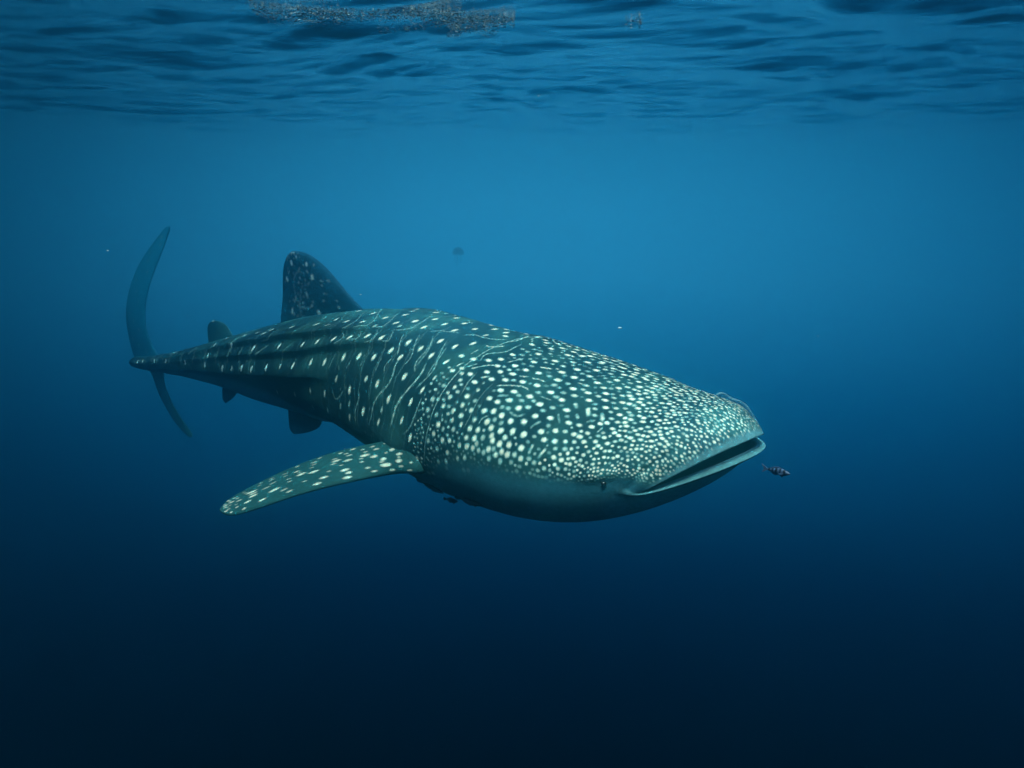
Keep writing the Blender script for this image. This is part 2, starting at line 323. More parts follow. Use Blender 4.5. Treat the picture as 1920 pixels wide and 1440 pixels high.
TRACED_LINES = [[0.01,0.6,[[1.892,53.0],[1.885,48.0],[1.864,43.0],[1.857,35.0],[1.913,25.0],[1.941,17.0],[1.948,6.3]]],[0.015,0.75,[[1.675,56.0],[1.648,48.3],[1.675,37.7],[1.717,27.0],[1.724,19.7],[1.724,13.0]]],[0.011,0.5,[[1.634,62.7],[1.578,55.7],[1.578,48.0],[1.613,39.7]]],[0.01,0.5,[[1.522,36.0],[1.522,28.3],[1.536,19.0]]],[0.01,0.5,[[2.108,22.0],[2.094,18.0],[2.115,10.7],[2.101,1.7]]],[0.008,0.45,[[2.409,14.7],[2.381,10.7],[2.332,11.3],[2.276,18.0]]],[0.006,0.5,[[2.681,87.3],[2.555,70.3],[2.499,60.7],[2.52,56.7]]],[0.006,0.5,[[2.688,100.0],[2.457,80.3],[2.353,67.3],[2.388,64.0],[2.436,60.3]]],[0.006,0.5,[[2.388,92.7],[2.262,77.3],[2.227,69.3],[2.276,66.3]]],[0.006,0.3,[[2.89,87.0],[2.744,70.0],[2.674,59.0],[2.667,54.7]]],[0.007,0.4,[[3.1,62.0],[3.086,50.7],[3.135,43.3]]],[0.007,0.5,[[2.143,98.3],[2.046,85.0],[2.032,74.3],[2.115,69.7]]],[0.006,0.5,[[2.52,55.3],[2.464,50.0],[2.506,44.3]]],[0.006,0.4,[[2.485,39.0],[2.499,26.7]]],[0.006,0.45,[[2.353,59.7],[2.318,54.3],[2.381,50.7]]],[0.006,0.45,[[2.227,64.7],[2.185,58.0],[2.227,53.3]]],[0.006,0.5,[[2.011,68.7],[1.962,60.0],[1.934,54.7]]],[0.007,0.5,[[3.1,37.0],[3.204,25.7],[3.218,19.0]]],[0.006,0.45,[[2.115,68.7],[2.066,61.3],[2.115,59.0]]],[0.008,0.5,[[1.906,72.7],[1.857,63.7],[1.815,55.7],[1.822,50.3]]],[0.009,0.5,[[1.808,75.0],[1.752,66.0],[1.752,55.7],[1.703,49.0]]],[0.007,0.4,[[1.948,51.3],[1.962,45.0],[1.934,40.0]]],[0.006,0.35,[[2.032,48.7],[2.018,39.3]]],[0.006,0.35,[[2.29,39.0],[2.304,32.7]]],[0.006,0.3,[[2.164,42.3],[2.178,38.3]]],[0.006,0.4,[[3.491,33.3],[3.665,20.7]]],[0.006,0.35,[[4.028,58.0],[4.112,41.3],[4.154,28.0]]],[0.006,0.35,[[4.88,47.7],[4.992,28.7]]],[0.006,0.35,[[3.449,52.3],[3.484,39.7],[3.602,36.7]]],[0.005,0.35,[[2.834,51.0],[2.841,43.0]]],[0.005,0.35,[[3.267,60.3]]],[0.005,0.25,[[5.676,7.0],[5.641,58.3]]],[0.005,0.25,[[5.424,6.3],[5.369,48.0]]],[0.005,0.25,[[5.18,6.3],[5.11,40.7]]],[0.005,0.25,[[4.936,6.3],[4.859,36.0]]],[0.005,0.25,[[4.698,7.3],[4.622,34.0]]],[0.005,0.25,[[4.454,8.7],[4.384,33.0]]],[0.005,0.25,[[4.217,10.0],[4.154,32.7]]],[0.005,0.25,[[3.986,11.7],[3.93,33.0]]],[0.005,0.25,[[3.763,13.7],[3.721,33.3]]],[0.008,0.45,[[1.689,75.3],[1.655,68.0],[1.627,62.3]]],[0.008,0.5,[[1.641,70.7],[1.613,60.0],[1.585,49.0]]],[0.008,0.45,[[1.787,73.0],[1.738,64.3],[1.731,53.3]]],[0.01,0.8,[[1.445,82.0],[1.417,82.3],[1.396,83.3]]],[0.011,0.8,[[1.396,83.3],[1.375,85.0],[1.361,86.7]]],[0.006,0.6,[[1.662,84.0],[1.606,87.7],[1.536,88.0],[1.466,89.7],[1.424,92.3]]],[0.008,0.7,[[1.389,90.3],[1.375,95.0],[1.396,101.3],[1.431,107.3]]],[0.006,0.5,[[1.808,81.3],[1.71,84.7]]],[0.006,0.5,[[2.046,72.7],[1.997,78.0]]],[0.006,0.5,[[1.871,77.7],[1.801,82.7]]],[0.008,0.55,[[1.347,70.3],[1.368,75.3],[1.34,78.7],[1.299,82.7],[1.299,86.7],[1.312,92.3]]],[0.008,0.6,[[1.201,76.0],[1.18,79.3],[1.159,83.0]]],[0.008,0.6,[[1.452,72.3],[1.445,77.3]]],[0.009,0.8,[[1.445,61.3],[1.424,65.0]]],[0.008,0.5,[[1.375,63.7],[1.34,67.7]]],[0.01,0.85,[[1.34,63.7],[1.312,66.0]]],[0.007,0.7,[[1.312,66.0],[1.271,69.7],[1.222,71.7]]],[0.01,0.8,[[1.236,60.7],[1.194,63.3]]],[0.01,0.85,[[1.005,81.3],[0.977,82.3],[0.942,83.0]]],[0.009,0.7,[[0.963,72.3],[0.922,73.0],[0.873,73.3]]],[0.009,0.75,[[1.04,70.7],[0.991,72.3]]],[0.008,0.7,[[1.103,60.0],[1.061,62.0],[0.984,64.7],[0.935,65.3],[0.901,64.7]]],[0.012,0.5,[[1.04,55.0],[0.984,57.3]]],[0.007,0.5,[[0.81,63.7],[0.761,63.7],[0.733,63.3]]],[0.01,0.5,[[0.894,49.3],[0.838,48.3],[0.796,50.7]]],[0.012,0.5,[[0.705,44.3],[0.698,47.3],[0.677,49.7]]],[0.009,0.4,[[0.628,57.3],[0.579,52.3]]],[0.007,0.5,[[1.04,36.7],[1.033,40.3],[1.005,42.7]]],[0.003,0.45,[[1.285,62.7],[1.285,54.7],[1.271,46.3]]],[0.003,0.45,[[1.131,60.7],[1.138,50.7],[1.124,38.7],[1.131,30.7]]],[0.014,0.75,[[0.607,66.3],[0.572,64.0]]],[0.02,0.95,[[0.524,65.7],[0.489,61.7]]],[0.016,0.75,[[0.447,65.7],[0.405,61.0]]],[0.01,0.5,[[0.468,57.7],[0.44,60.0]]],[0.013,0.85,[[0.691,79.7],[0.656,80.0]]],[0.008,0.7,[[0.726,80.0],[0.691,79.7]]],[0.011,0.8,[[1.012,81.3],[0.949,82.7]]],[0.008,0.7,[[0.873,107.3],[0.803,105.7]]],[0.01,0.75,[[0.377,53.3],[0.377,56.7]]],[0.012,0.6,[[0.545,60.3],[0.517,58.0]]],[0.006,0.5,[[0.705,89.0],[0.677,91.3]]],[0.007,0.5,[[0.6,109.0],[0.545,105.3]]],[0.008,0.5,[[1.152,108.0],[1.061,108.3]]],[0.006,0.6,[[1.11,116.3],[1.075,124.3]]],[0.015,0.85,[[0.628,30.3],[0.628,35.7]]],[0.015,0.85,[[0.558,29.0],[0.545,35.3]]],[0.007,0.6,[[1.396,3.0],[1.382,359.0]]],[0.009,0.7,[[1.312,355.3],[1.305,349.7]]],[0.007,0.5,[[1.382,5.7],[1.361,4.0]]],[0.009,0.4,[[1.578,13.0],[1.536,18.7],[1.522,25.0],[1.522,30.7]]]]


tt = np.linspace(0, len(AXIS_POINTS) - 1, 2001)
Q_ = cubic(tt, AXIS_POINTS)
AL = np.r_[0, np.cumsum(np.linalg.norm(np.diff(Q_, axis=0), axis=1))]
T_ = -np.gradient(Q_, AL, axis=0)
T_ /= np.linalg.norm(T_, axis=1)[:, None]
R0 = np.cross(T_, (0, 0, 1.))
R0 /= np.linalg.norm(R0, axis=1)[:, None]
U0 = np.cross(R0, T_)
ro = np.radians(pchip(AL, [r[0] for r in ROLL], [r[1] for r in ROLL]))[:, None]
RR, UU = R0 * np.cos(ro) + U0 * np.sin(ro), U0 * np.cos(ro) - R0 * np.sin(ro)
ST = np.array(ST)


def axis_at(x):
    e = np.maximum(0, -x)[..., None]
    C, T, R, U = [np.stack([np.interp(x, AL, M[:, k]) for k in range(3)], -1) for M in (Q_, T_, RR, UU)]
    return C + T * e, T, R, U


RIDGES = [([1.45, 1.7, 2.05, 2.4, 2.8, 3.6, 4.6, 5.6], [92, 87, 73, 61, 49, 40, 36, 34], .045, 1.9, 2.8),
          ([1.45, 2.1, 2.45, 3.0, 3.6, 4.6, 5.6], [78, 59, 46, 31, 24, 20, 18], .034, 1.8, 2.4),
          ([1.5, 2.0, 2.6, 3.0, 3.55, 4.15, 5.0, 5.7, 6.3], [40, 30, 19, 11, 4, -2, -5, -7, -7],   .040, 2.3, 3.1)]


def body_points(s, th):
    """surface of the body at distance s from the snout and angle th (0 = the shark's right side, pi/2 = back)"""
    w, ht, hb, sb, dr = [pchip(s, ST[:, 0], ST[:, i]) for i in range(1, 6)]
    c, si = np.cos(th), np.sin(th)
    y = w * np.sign(c) * np.abs(c)**.92
    ez = np.where(si > 0, 1.9, 1.3)
    ez = ez + (.95 - ez) * sstep(0, .06, s)                   # the lips meet in pointed corners
    z = np.where(si >= 0, ht, hb) * np.sign(si) * np.abs(si)**ez - dr * c * c - .042 * (1 - sstep(0, .12, s))
    # the lower lip is a broad shelf: its inner edge lies further back and further in than its outer edge
    shelf = (1 - sstep(0, .022, s)) * np.where(si < 0, np.abs(si)**.5, 0)
    sh_x = .034 * shelf
    y = y * (1 - .055 * (1 - sstep(0, .022, s)) * np.where(si < 0, 1, 0) * sstep(0, .12, np.abs(si)))
    z = z + .004 * shelf
    deg = np.degrees(th)
    deg = np.where(deg > 270, deg - 360, deg)                # -90 .. 270
    dm = np.where(deg > 90, 180 - deg, deg)                  # mirrored: both flanks alike
    rad = np.sqrt(np.maximum(y * y + z * z, 1e-6))
    d = np.zeros_like(s)
    for xs, an, amp, a0, a1 in RIDGES:
        a = np.interp(s, xs, an)
        arc = np.radians(dm - a) * rad
        d += amp * sstep(a0, a1, s) * np.exp(-np.where(arc > 0, (arc / .085)**2, (arc / .028)**2)) * np.clip(rad / .3, .35, 1)
    # the trunk starts a step in from the gill covers
    arc_s = np.interp(dm, [0, 20, 57, 66, 75, 82, 90], [1.45, 1.5, 1.5, 1.42, 1.30, 1.2, 1.2])
    d -= .022 * sstep(-.04, .22, s - arc_s) * (1 - sstep(.3, 1.1, s - arc_s)) * sstep(0, 15, dm) * (1 - sstep(55, 80, dm))
    # shoulder that the pectoral fin grows out of
    d += .035 * np.exp(-((s - 1.62) / .20)**2 - ((dm - 2) / 13)**2)
    # gill slits
    for g in range(5):
        gs = 1.06 + .085 * g + .05 * np.sin(np.radians((dm - 25) * 3))
        d -= .007 * np.exp(-((s - gs) / .007)**2) * sstep(18, 26, dm) * (1 - sstep(56, 64, dm))
    # crease behind the upper lip
    d -= .007 * np.exp(-((s - .050) / .010)**2) * sstep(0, 8, dm) * (1 - sstep(60, 85, dm))
    # brow above the eye, hollow behind the nostril
    d += .016 * np.exp(-((s - .2) / .12)**2 - ((dm - 22) / 8)**2)
    d -= .007 * np.exp(-((s - .42) / .12)**2 - ((dm - 52) / 14)**2)
    y = y * (1 + d / rad)
    z = z * (1 + d / rad)
    C, T, R, U = axis_at(s + sb * c * c + sh_x)
    return C + R * y[..., None] + U * z[..., None]


NTH = 640
s_rows = np.r_[np.linspace(0, .12, 70)[:-1], np.linspace(.12, 1.7, 640)[:-1], np.linspace(1.7, 3.6, 340)[:-1], np.linspace(3.6, AL[-1] - .01, 170)]
th_cols = np.linspace(0, 2 * np.pi, NTH + 1)[:-1]
S, TH = np.meshgrid(s_rows, th_cols, indexing='ij')
PB = body_points(S, TH)
NU = len(s_rows)
DEG = np.degrees(TH)
DEG = np.where(DEG > 270, DEG - 360, DEG)
DM = np.where(DEG > 90, 180 - DEG, DEG)
ds_len = np.linalg.norm(np.gradient(PB, axis=0), axis=2)
dt_len = np.linalg.norm(np.gradient(np.concatenate([PB[:, -1:], PB, PB[:, :1]], 1), axis=1)[:, 1:-1], axis=2)
mark = np.zeros((NU, NTH), np.float32)
WOB = np.zeros((NU, NTH))                                  # makes the outlines of the markings uneven
for k in range(16):
    v = rng.normal(size=3); v /= np.linalg.norm(v)
    WOB += np.sin(PB @ v * (120 + 330 * rng.random()) + rng.random() * 6.28) / 5


def splat(c_s, c_deg, r, k, stretch=1.0, soft=(.30, 1.42)):
    """one pale spot on the skin"""
    i0 = int(np.clip(np.searchsorted(s_rows, c_s), 1, NU - 2))
    j0 = int(round((c_deg % 360) / 360 * NTH)) % NTH
    du = int(min(60, math.ceil(r * stretch * 1.5 / max(ds_len[i0, j0], 1e-4)))) + 1
    dv = int(min(90, math.ceil(r * 1.5 / max(dt_len[i0, j0], 1e-4)))) + 1
    ii = np.arange(max(0, i0 - du), min(NU, i0 + du + 1))
    jj = np.arange(j0 - dv, j0 + dv + 1) % NTH
    W = PB[np.ix_(ii, jj)]
    c = PB[i0, j0]
    e1 = PB[min(NU - 1, i0 + 1), j0] - PB[i0 - 1, j0]
    e1 = e1 / np.linalg.norm(e1)
    d = W - c
    a = d @ e1
    b2 = np.maximum((d * d).sum(-1) - a * a, 0)
    q = np.sqrt((a / stretch)**2 + b2) / r
    q = q * (1 + .10 * WOB[np.ix_(ii, jj)]) + .03 * WOB[np.ix_(ii, jj)]
    v = (k * (1 - sstep(soft[0], soft[1], q))).astype(np.float32)
    sub = mark[np.ix_(ii, jj)]
    mark[np.ix_(ii, jj)] = np.maximum(sub, v)


def belly_edge(s):
    return np.interp(s, [0, .04, .1, .2, .36, .7, 1.0, 1.2, 1.42, 1.6, 2.4, 3.0, 3.6, 4.2, 6.3],
                     [30, 24, 19, 16, 17, 17, 15, 10, -6, -28, -44, -30, -16, -12, -14])


# thin pale bars between the trunk spots
for s_, a_, k_ in TRACED_SPOTS:
    if s_ < 1.62 or k_ < .65:
        continue
    for off, kk in ((.06, .27), (-.055, .17)):
        half = 9 + 5 * rng.random()
        sgn = rng.choice((-1, 1))
        for q in np.linspace(-1, 1, 22):
            sq, aq = s_ + off + .022 * q + .008 * sgn * math.sin(q * 3), a_ + half * q
            if aq > 88 or aq < belly_edge(sq) + 2:
                continue
            for a2 in (aq, 180 - aq):
                splat(sq, a2, .0032, kk * (1 - .5 * abs(q)) * (.8 + .3 * rng.random()), 1.0, (.1, 1.5))


def traced_radius(s):
    return np.interp(s, [0, .4, .8, 1.2, 1.5, 2.2, 3.5, 4.5, 6.3], [.0085, .0110, .0155, .0140, .0155, .0175, .0175, .0165, .013])


placed = []                      # (x, y, z, radius)
for s_, a_, k_ in TRACED_SPOTS:
    trunk = s_ > 1.5
    for mirror in (False, True):
        if mirror and a_ > 82:
            continue
        a2 = 180 - a_ if mirror else a_
        r = float(traced_radius(s_)) * (.62 + .38 * min(k_, 1.15)) * (1 if not trunk else .86)
        kk = min(1.0, k_ * (1.15 if trunk else 1) * (1.25 if s_ > 3.4 else 1))
        # trunk spots are taller than long: they run round the body
        flat_ = 1.0 + .75 * float(sstep(38, 62, a_)) + .3 * float(1 - sstep(.5, .8, s_))
        splat(s_, a2, r * (1.40 if trunk else flat_ ** -.55), kk, .66 if trunk else flat_)
        if trunk:
            ii_, jj_ = min(NU - 1, int(np.searchsorted(s_rows, s_))), int(round((a2 % 360) / 360 * NTH)) % NTH
            up_ = (.95 if a_ < 32 else .6) * r / (dt_len[ii_, jj_] * NTH / 360)
            splat(s_ - .004, a2 + up_, r * .75, kk * .9, .6)
            splat(s_ + .004, a2 - up_, r * .75, kk * .9, .6)
        i0 = min(NU - 1, int(np.searchsorted(s_rows, s_)))
        j0 = int(round((a2 % 360) / 360 * NTH)) % NTH
        placed.append((*PB[i0, j0], r))
for w_, k_, ln in TRACED_LINES:
    if len(ln) < 2:
        continue
    n = max(4, int(sum(math.hypot(b[0] - a[0], math.radians(b[1] - a[1]) * .45) for a, b in zip(ln[:-1], ln[1:])) / (w_ * .28)))
    path = cubic(np.linspace(0, len(ln) - 1, n), ln)
    wob = rng.random() * 6.28
    for q, (sq, aq) in enumerate(path):
        end = min(1, min(q, n - 1 - q) / (n * .18) + .35)
        kj = k_ * (1.1 if ln[0][0] > 3.4 else .78 if ln[0][0] > 1.5 else .9) * (.82 + .28 * math.sin(q * .55 + wob)) * end
        for mirror in (False, True):
            if mirror and aq > 82:
                continue
            a2 = 180 - aq if mirror else aq
            splat(sq, a2, w_ * .50 * (.7 + .3 * end), kj, 1.0, (.1, 1.5))
            if q % 4 == 0 and sq < 1.5:
                i0 = min(NU - 1, int(np.searchsorted(s_rows, sq)))
                j0 = int(round((a2 % 360) / 360 * NTH)) % NTH
                placed.append((*PB[i0, j0], w_ * .6))


def spacing(s, dm):
    d = np.interp(s, [0, .05, .15, .3, .5, .75, 1.0, 1.5], [.0125, .0135, .0165, .0215, .030, .036, .037, .034])
    return d * np.interp(dm, [0, 18, 26, 40, 60], [.62, .62, .72, .95, 1.0])


# the rest of the head: small spots packed more and more densely towards the snout and the jaw
cs = np.r_[rng.random(16000) * .45, rng.random(26000) * 1.25 + .3]
ca = rng.random(len(cs)) * 180
cm = np.where(ca > 90, 180 - ca, ca)
arc_lim = np.interp(cm, [0, 20, 57, 66, 75, 82, 90], [1.45, 1.5, 1.5, 1.42, 1.30, 1.2, 1.2])
ok = (cs > .0055) & (cm > belly_edge(cs) - 2.5) & (cs < arc_lim + .01)
cs, ca, cm = cs[ok], ca[ok], cm[ok]
ci = np.clip(np.searchsorted(s_rows, cs), 0, NU - 1)
cj = np.round(ca / 360 * NTH).astype(int) % NTH
cp = PB[ci, cj]
sp = spacing(cs, cm)
acc = np.zeros((len(placed) + 9000, 3))
accr = np.zeros(len(acc))
na = len(placed)
acc[:na] = np.array(placed)[:, :3]
accr[:na] = np.array(placed)[:, 3]
for i in range(len(cs)):
    dd = ((acc[:na] - cp[i])**2).sum(1)
    big = sp[i]
    near = np.sqrt(dd) - accr[:na]
    if near.min() < big * .60:
        continue
    cheek = cs[i] > .75 and cm[i] < 32
    front = cs[i] < .48 or (cm[i] < 30 and not cheek)
    k = (.80 + .35 * rng.random()) if front else (.30 + .35 * rng.random())
    if rng.random() < .25:
        k *= .55
    r = big * (.36 if front else .25) * (.70 + .60 * rng.random())
    k *= float(np.clip((cm[i] - belly_edge(cs[i]) + 3) / 11, .12, 1))
    el_ = 1.15 + .4 * rng.random() + .35 * float(sstep(35, 60, cm[i]))
    splat(cs[i], ca[i], r * el_ ** -.4, min(1, k), el_)
    if na < len(acc):
        acc[na] = cp[i]
        accr[na] = r
        na += 1

# a few fainter spots and threads low on the trunk and along the tail, between the traced ones
for q in range(120):
    s_ = 1.6 + 4.4 * rng.random()
    m_ = belly_edge(s_) + 4 + rng.random() * 95
    if m_ > 88:
        continue
    for a2 in (m_, 180 - m_):
        splat(s_, a2, .006 + .004 * rng.random(), .22, .7)

# colour of the skin
n1 = np.zeros((NU, NTH))
for k in range(24):                                       # broad mottling, body space
    v = rng.normal(size=3); v /= np.linalg.norm(v)
    n1 += np.sin(PB @ v * (6 + 40 * rng.random()) + rng.random() * 6.28) / 24
back = np.array([.004, .022, .030])
back_pale = np.array([.012, .047, .048])
cream = np.array([.92, .79, .58])
pale = np.array([.018, .085, .115])  # belly is white by nature; its shade is put into this colour
vein = sstep(-.12, .25, n1)[..., None]
col = back * (1 - vein) + back_pale * vein
# overhead light painted into the skin high on the back; very fine pale speckle near the snout
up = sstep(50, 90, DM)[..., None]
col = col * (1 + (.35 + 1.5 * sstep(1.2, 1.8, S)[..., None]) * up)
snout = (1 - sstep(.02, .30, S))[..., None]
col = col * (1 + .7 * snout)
be = belly_edge(S)
bl = (1 - sstep(-9, 5, DM + 2.2 * n1 * 4 - be))[..., None]
near_mouth = ((1 - sstep(.03, .10, S)) * (1 - sstep(0, 10, DM)))[..., None]
pale = pale + (np.array([.16, .40, .46]) - pale) * (1 - sstep(-42, -2, DM))[..., None]
belly_col = pale * (1 - near_mouth) + np.array([.07, .18, .20]) * near_mouth
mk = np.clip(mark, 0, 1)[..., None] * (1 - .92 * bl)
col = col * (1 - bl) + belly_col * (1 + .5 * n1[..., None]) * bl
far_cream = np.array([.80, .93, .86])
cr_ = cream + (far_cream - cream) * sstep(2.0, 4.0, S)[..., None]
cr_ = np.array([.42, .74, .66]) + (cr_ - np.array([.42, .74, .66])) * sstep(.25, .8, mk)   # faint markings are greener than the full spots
col = col * (1 - mk) + cr_ * mk
lip = (1 - sstep(.004, .014, S))[..., None]
col = col * (1 - lip) + np.array([.085, .20, .225]) * (1 + .4 * n1[..., None]) * lip

# rows inside the mouth, added in front of the first row
w0, ht0, hb0, sb0, dr0 = ST[0, 1:]
inner = []
for dep, kw, kh, kb in ((.30, .55, .8, .8), (.26, .72, 1.6, 1.8), (.18, .84, 2.2, 2.4), (.09, .90, 2.0, 2.0), (.035, .93, 1.35, 1.3), (.012, .955, .95, .95), (.003, .985, .93, .93)):
    c, si = np.cos(th_cols), np.sin(th_cols)
    y = w0 * kw * np.sign(c) * np.abs(c)**.92
    z = np.where(si >= 0, ht0 * kh, hb0 * kb) * np.sign(si) * np.abs(si)**np.where(si > 0, 1.9, 1.3) - dr0 * c * c - .042
    low = np.where(si < 0, np.abs(si)**.5, 0)
    x = dep + sb0 * c * c * kw + .034 * low
    y = y * (1 - .055 * np.where(si < 0, 1, 0) * sstep(0, .12, np.abs(si)))
    z = z + .004 * low
    C, T, R, U = axis_at(x)
    inner.append(C + R * y[:, None] + U * z[:, None])
inner = np.array(inner)
icol = np.tile(np.array([.012, .018, .022]), (len(inner), NTH, 1))
icol[-1] = (.16, .23, .25)
icol[-2] = (.05, .07, .08)
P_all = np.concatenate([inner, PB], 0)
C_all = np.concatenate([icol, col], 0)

skin, nt, p = material("whale_shark_skin", (.05, .09, .09), .6, .10)
L = nt.links.new
att = nt.nodes.new("ShaderNodeVertexColor"); att.layer_name = "skin_colour"
tcn = nt.nodes.new("ShaderNodeTexCoord")
nf = nt.nodes.new("ShaderNodeTexNoise"); nf.inputs["Scale"].default_value = 55; nf.inputs["Detail"].default_value = 5
L(tcn.outputs["Object"], nf.inputs[0])
mrn = nt.nodes.new("ShaderNodeMapRange"); mrn.inputs[1].default_value, mrn.inputs[2].default_value = .3, .7
mrn.inputs[3].default_value, mrn.inputs[4].default_value = .78, 1.22
L(nf.outputs[0], mrn.inputs[0])
mul = nt.nodes.new("ShaderNodeVectorMath"); mul.operation = 'SCALE'
L(att.outputs[0], mul.inputs[0]); L(mrn.outputs[0], mul.inputs["Scale"])
L(mul.outputs[0], p.inputs["Base Color"])
nf2 = nt.nodes.new("ShaderNodeTexNoise"); nf2.inputs["Scale"].default_value = 160; nf2.inputs["Detail"].default_value = 3
L(tcn.outputs["Object"], nf2.inputs[0])
bmp = nt.nodes.new("ShaderNodeBump"); bmp.inputs["Strength"].default_value = .35; bmp.inputs["Distance"].default_value = .004
L(nf2.outputs[0], bmp.inputs["Height"]); L(bmp.outputs[0], p.inputs["Normal"])

shark = bpy.data.objects.new("whale_shark", None)
shark.location = tuple(Q_[1000])
COL.objects.link(shark)
shark_inv = -np.array(Q_[1000])
tag(shark, "huge cream-spotted dark teal whale shark swimming right with its mouth slightly open", "whale shark")
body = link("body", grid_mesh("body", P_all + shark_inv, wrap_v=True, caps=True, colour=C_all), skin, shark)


def fin_grid(lead, trail, thick, nu, nv, taper=.75):
    """blade between a leading and a trailing edge; grid[nu, 2*nv] of a lens section"""
    u = np.linspace(0, 1, nu)
    Lp = cubic(u * (len(lead) - 1), lead)
    Tp = cubic(u * (len(trail) - 1), trail)
    v = (1 - np.cos(np.linspace(0, np.pi, nv + 1))) / 2
    prof = 2.6 * np.sqrt(v) * (1 - v) ** 1.1
    ch = Tp - Lp
    sp_ = np.gradient((Lp + Tp) / 2, axis=0)
    n = np.cross(sp_, ch)
    n /= np.maximum(np.linalg.norm(n, axis=1), 1e-9)[:, None]
    n[-3:] = n[-4]
    cl = np.linalg.norm(ch, axis=1)
    t = np.minimum(thick * (1 - taper * u), cl * .16 + .001)
    top = Lp[:, None] + ch[:, None] * v[None, :, None] + n[:, None] * (t[:, None] * prof[None])[..., None]
    bot = Lp[:, None] + ch[:, None] * v[None, :, None] - n[:, None] * (t[:, None] * prof[None])[..., None]
    G = np.concatenate([top, bot[:, -2:0:-1]], 1)
    UV = np.concatenate([v, v[-2:0:-1]])
    return G, u, UV, n


def fin(name, lead, trail, thick, nu=60, nv=24, marks=(), base=(.006, .046, .064), under=(.18, .24, .25), pale_side=0, edge=None):
    G, u, UV, n = fin_grid(lead, trail, thick, nu, nv)
    col = np.tile(np.array(base), (*G.shape[:2], 1))
    jitter = sum(np.sin(G @ rng.normal(size=3) * 30 + k) for k in range(6))[..., None] / 6
    col *= 1 + .25 * jitter
    if pale_side:
        m_ = np.arange(G.shape[1]) > nv if pale_side > 0 else (np.arange(G.shape[1]) < nv)
        col[:, m_] = np.array(under)
    sd = np.gradient((cubic(u * (len(lead) - 1), lead) + cubic(u * (len(trail) - 1), trail)) / 2, axis=0)
    for (mu, mvv, r, st, k) in marks:
        i = int(mu * (nu - 1)); j = int(np.abs(UV[:nv + 1] - mvv).argmin())
        for jj in (j, (len(UV) - j) % len(UV)):
            if pale_side and (jj > nv) == (pale_side > 0) and 0 < j < nv:
                continue
            d = G - G[i, jj]
            e = sd[i] / np.linalg.norm(sd[i])
            a = d @ e
            b2 = np.maximum((d * d).sum(-1) - a * a, 0)
            same = np.ones(len(UV), bool)
            same[nv + 1:] = jj > nv
            same[:nv] = jj <= nv
            q = np.sqrt((a / st)**2 + b2) / r
            v_ = (k * (1 - sstep(.5, 1.3, q)) * same[None])[..., None]
            col = col * (1 - v_) + (cream if name == 'pectoral_fin' else np.array([.70, .90, .85])) * .95 * v_
    return link(name, grid_mesh(name, G + shark_inv, wrap_v=True, caps=True, colour=col), skin, shark)

PEC_LEAD = [(-0.296, 3.480, -1.365), (-0.430, 3.360, -1.340), (-0.570, 3.420, -1.366), (-0.797, 3.460, -1.426), (-1.039, 3.480, -1.498), (-1.287, 3.500, -1.592), (-1.408, 3.520, -1.624), (-1.456, 3.540, -1.607)]
PEC_TRAIL = [(-0.325, 3.560, -1.208), (-0.461, 3.470, -1.194), (-0.697, 3.660, -1.296), (-0.971, 3.770, -1.399), (-1.238, 3.800, -1.515), (-1.414, 3.680, -1.579), (-1.455, 3.600, -1.597), (-1.459, 3.550, -1.603)]
pm = []
for q in range(1500):
    mu, mv = .18 + .70 * rng.random(), .07 + .88 * rng.random()
    if mu > .8 and rng.random() < (mu - .8) * 4:
        continue
    if any(abs(mu - a[0]) < .034 + .02 * (mv < .5) and abs(mv - a[1]) < .085 + .08 * max(0, mu - .7) / .3 for a in pm):
        continue
    big = .55 < rng.random() * (1.45 - mv)
    pm.append((mu, mv, (.0080 if big else .0052) * (1 - .55 * max(0, mu - .55) / .4) * (.8 + .4 * rng.random()), 2.2 + 1.6 * rng.random(), (1.0 if big else .75) * (.65 + .35 * rng.random())))
pm += [(.15, .70, .008, 2.0, .6), (.13, .42, .008, 1.8, .5)] + [(.02 + .15 * rng.random(), .1 + .85 * rng.random(), .0035 + .002 * rng.random(), 1.5, .4 + .4 * rng.random()) for _ in range(34)]
fin("pectoral_fin", PEC_LEAD, PEC_TRAIL, .035, 240, 70, pm, base=(.014, .062, .062), pale_side=0)

def mirrored(pts):
    """a point of the right side carried over to the left side of the shark"""
    r = []
    for q in pts:
        i = int(np.argmin(((Q_ - np.array(q)) ** 2).sum(1)))
        d = np.array(q) - Q_[i]
        r.append(tuple(np.array(q) - 2 * RR[i] * float(d @ RR[i])))
    return r


BASE_I = int(np.searchsorted(AL, 1.75))


def over(pts):
    return [tuple(np.array(q) - 2 * RR[BASE_I] * float((np.array(q) - Q_[BASE_I]) @ RR[BASE_I])) for q in pts]


fin("pectoral_fin", over(PEC_LEAD), over(PEC_TRAIL), .035, 80, 24, [], base=(.014, .062, .062))

